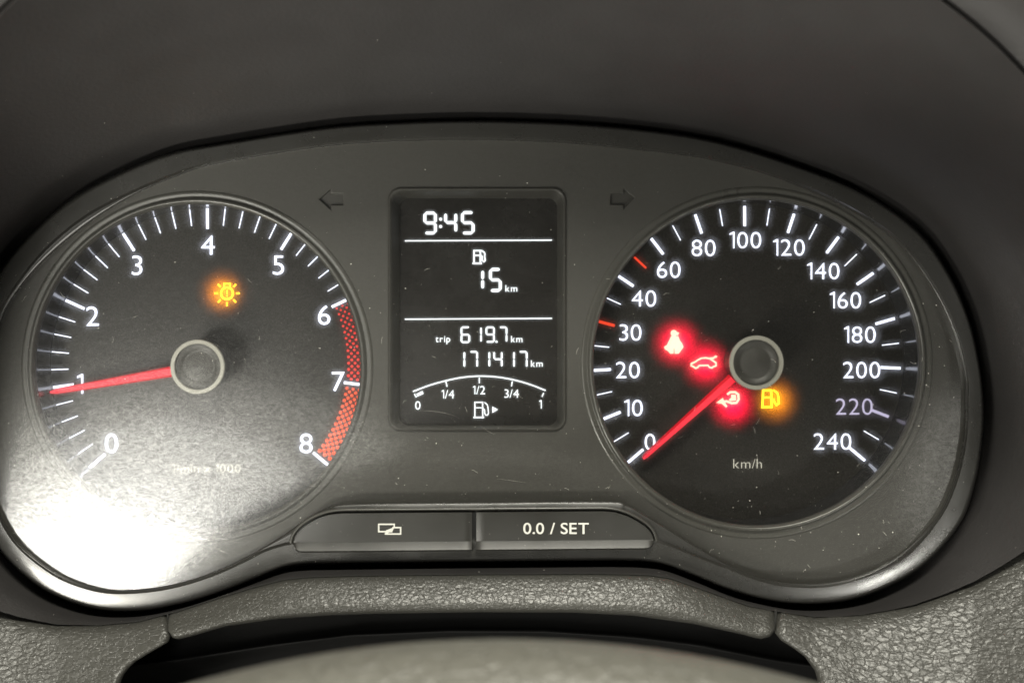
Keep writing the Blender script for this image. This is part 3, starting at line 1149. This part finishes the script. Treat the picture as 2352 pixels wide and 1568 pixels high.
trim = thing('column_trim', 'narrow grained grey trim strip between the cluster buttons and the steering wheel', 'trim strip', P(1080, 1440, -10))
bot_tab = [(386, 1450), (394, 1463), (410, 1467), (440, 1460), (520, 1437), (640, 1420), (760, 1412), (864, 1408.5), (1100, 1405), (1317, 1406), (1455, 1413), (1593, 1432), (1700, 1455), (1745, 1467), (1768, 1462), (1779, 1449)]
xs = [386.5 + (1779 - 386.5) * i / 130 for i in range(131)]
rows = [[] for _ in range(16)]
for i, x in enumerate(xs):
    y0, y1 = lerp_table(top_tab, x) + 1.5, lerp_table(bot_tab, x)
    h = y1 - y0
    e = min(x - 386.5, 1779 - x)
    back = 2.4 * (1 - min(e, 14) / 14) ** 2
    prof = [(0, -9.0), (0, -12.0), (0.03, -13.4), (0.08, -14.5), (0.15, -15.3), (0.26, -16.2), (0.38, -17.1), (0.5, -18.0), (0.62, -18.8), (0.74, -19.5), (0.84, -19.9), (0.91, -19.8), (0.96, -19.2), (0.99, -18.0), (1.0, -16.0), (0.97, 8.0)]
    for r, (q, yy) in enumerate(prof):
        rows[r].append(P(x, y0 + h * q, yy + (back if yy < -10 else 0)))
n = len(xs)
F = grid_faces(16, n)
F.append(tuple(r * n for r in range(16)))
F.append(tuple(r * n + n - 1 for r in range(16)))
mk('trim_skin', [p for r in rows for p in r], F, M['grain_fine'], trim, sharp=55)

# dark shroud in the gap below the trim
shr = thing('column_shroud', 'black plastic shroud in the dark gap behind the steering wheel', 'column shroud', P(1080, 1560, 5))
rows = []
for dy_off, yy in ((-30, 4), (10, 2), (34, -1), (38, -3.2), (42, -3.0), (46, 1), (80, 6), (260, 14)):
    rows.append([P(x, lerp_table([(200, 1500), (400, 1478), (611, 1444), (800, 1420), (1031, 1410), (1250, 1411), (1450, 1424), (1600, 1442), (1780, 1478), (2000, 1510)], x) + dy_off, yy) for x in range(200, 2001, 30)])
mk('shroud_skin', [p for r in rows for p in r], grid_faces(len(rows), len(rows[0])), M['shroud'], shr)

# ------------------------------------------------------------------ steering wheel
WR, TR = 176.0, 15.0
apex = P(1135, 1456, -150)
tilt = math.radians(24)
wheel_c = Vector((apex.x, -150 - 4, apex.z)) - Vector((0, math.sin(tilt), math.cos(tilt))) * (WR + TR) + Vector((0, 0, 0))
wh = thing('steering_wheel', 'blurred top of a grey leather steering wheel rim in front', 'steering wheel', wheel_c)
V = []
nu, nv = 220, 28
for i in range(nu):
    a = 2 * math.pi * i / nu
    rad = Vector((math.sin(a), math.cos(a) * math.sin(tilt), math.cos(a) * math.cos(tilt)))
    ax = Vector((0, -math.cos(tilt), math.sin(tilt)))
    for k in range(nv):
        b = 2 * math.pi * k / nv
        V.append(wheel_c + rad * (WR + TR * math.cos(b)) + ax * (TR * 1.1 * math.sin(b)))
F = [(i * nv + k, i * nv + (k + 1) % nv, ((i + 1) % nu) * nv + (k + 1) % nv, ((i + 1) % nu) * nv + k) for i in range(nu) for k in range(nv)]
mk('rim', V, F, M['wheel'], wh)

# ------------------------------------------------------------------ dust, specks and lint
V, F = [], []


def speck(p, r):
    b0 = len(V)
    V.extend([p + Vector((r * random.uniform(.6, 1.3), 0, 0)), p + Vector((0, 0, r * random.uniform(.6, 1.3))), p + Vector((-r * random.uniform(.6, 1.3), 0, 0)), p + Vector((0, 0, -r)), p + Vector((0, -r * 0.7, 0))])
    F.extend([(b0, b0 + 1, b0 + 4), (b0 + 1, b0 + 2, b0 + 4), (b0 + 2, b0 + 3, b0 + 4), (b0 + 3, b0, b0 + 4)])


def lint(p, L, r):
    a = random.uniform(0, 6.28)
    cur = random.uniform(-1.6, 1.6)
    pts = [p]
    for k in range(7):
        a += cur / 7 * random.uniform(0.4, 1.6)
        pts.append(pts[-1] + Vector((math.cos(a), -0.03, math.sin(a))) * L / 7)
    b0 = len(V)
    for i, q in enumerate(pts):
        t = (pts[min(i + 1, 7)] - pts[max(i - 1, 0)]).normalized()
        s = Vector((-t.z, 0, t.x)) * r
        V.extend([q + s, q - s, q + Vector((0, -r, 0))])
    for i in range(7):
        k = b0 + i * 3
        F.extend([(k, k + 2, k + 5, k + 3), (k + 2, k + 1, k + 4, k + 5)])


from mathutils.geometry import intersect_point_line
poly = [(LOOP[i][0], LOOP[i][1]) for i in range(0, NL, 4)]


def inside(x, y):
    c = False
    for i in range(len(poly)):
        (x1, y1), (x2, y2) = poly[i - 1], poly[i]
        if (y1 > y) != (y2 > y) and x < (x2 - x1) * (y - y1) / (y2 - y1) + x1:
            c = not c
    return c


cnt = 0
while cnt < 1150:
    x, y = random.uniform(0, 2230), random.triangular(330, 1350, 1300)
    if not inside(x, y):
        continue
    cnt += 1
    r = 0.055 * random.lognormvariate(0, 0.55)
    speck(P(x, y, LY - 0.02), min(r, 0.2))
    if cnt % 14 == 0:
        lint(P(x, y, LY - 0.05), random.uniform(0.5, 2.2), 0.018)
for _ in range(130):   # bezel and buttons
    i = random.randrange(NL)
    r = random.randrange(7, nr - 5)
    speck(cols[i][r] + Vector((0, -0.03, 0)), 0.06 * random.lognormvariate(0, 0.4))
for _ in range(40):
    x = random.uniform(690, 1480)
    speck(P(x, random.uniform(1195, 1255), -9.3), 0.06 * random.lognormvariate(0, 0.4))
for _ in range(70):   # hood
    (ix, iy, ox, oy, hx, hy, hd) = LOOP[random.randrange(NL)]
    t = random.uniform(0.05, 0.9)
    q = P(ox, oy, 4).lerp(P(hx, hy, hd), t)
    q.y = 4 + (hd - 4) * (t ** 0.68)
    speck(q + (Vector((0, -0.06, 0)) - Vector((q.x, 0, q.z)).normalized() * 0.05), 0.06 * random.lognormvariate(0, 0.4))
for _ in range(40):   # trim strip and ledge
    x = random.uniform(400, 1760)
    speck(P(x, lerp_table(top_tab, x) + random.uniform(2, 60), -20.2), 0.05 * random.lognormvariate(0, 0.4))
o = mk('dust', V, F, M['dust'], None, smooth=False)
o['kind'] = 'stuff'
o['label'] = 'pale dust specks and lint scattered over the lens and bezel'

# long fine scratches left by wiping the lens
V, F = [], []
for k in range(30):
    if k < 27:
        x, y, a = random.uniform(250, 800), random.uniform(1130, 1330), random.uniform(-0.35, 0.35)
    else:
        x, y, a = random.uniform(900, 1500), random.uniform(880, 1180), random.uniform(-1.0, 0.2)
    if not inside(x, y):
        continue
    L, cur = random.uniform(4, 17), random.uniform(-0.5, 0.5)
    p = P(x, y, LY - 0.03)
    pts = [p]
    for i in range(10):
        a += cur / 10
        pts.append(pts[-1] + Vector((math.cos(a), 0, math.sin(a))) * L / 10)
    pts = [q for q in pts if inside(q.x / (S * (CAMD + LY) / CAMD) + AX, -q.z / (S * (CAMD + LY) / CAMD) + AY)]
    if len(pts) < 4:
        continue
    b0 = len(V)
    m_ = len(pts)
    for i, q in enumerate(pts):
        t = (pts[min(i + 1, m_ - 1)] - pts[max(i - 1, 0)]).normalized()
        wd = 0.011 * math.sin(math.pi * (i + 0.4) / m_)
        sd = Vector((-t.z, 0, t.x)) * wd
        V.extend([q + sd, q - sd, q + Vector((0, -wd, 0))])
    for i in range(m_ - 1):
        k0 = b0 + i * 3
        F.extend([(k0, k0 + 2, k0 + 5, k0 + 3), (k0 + 2, k0 + 1, k0 + 4, k0 + 5)])
o = mk('lens_scratches', V, F, M['dust'], clu, smooth=False)
o['kind'] = 'stuff'
o['label'] = 'fine pale wiping scratches on the lens'
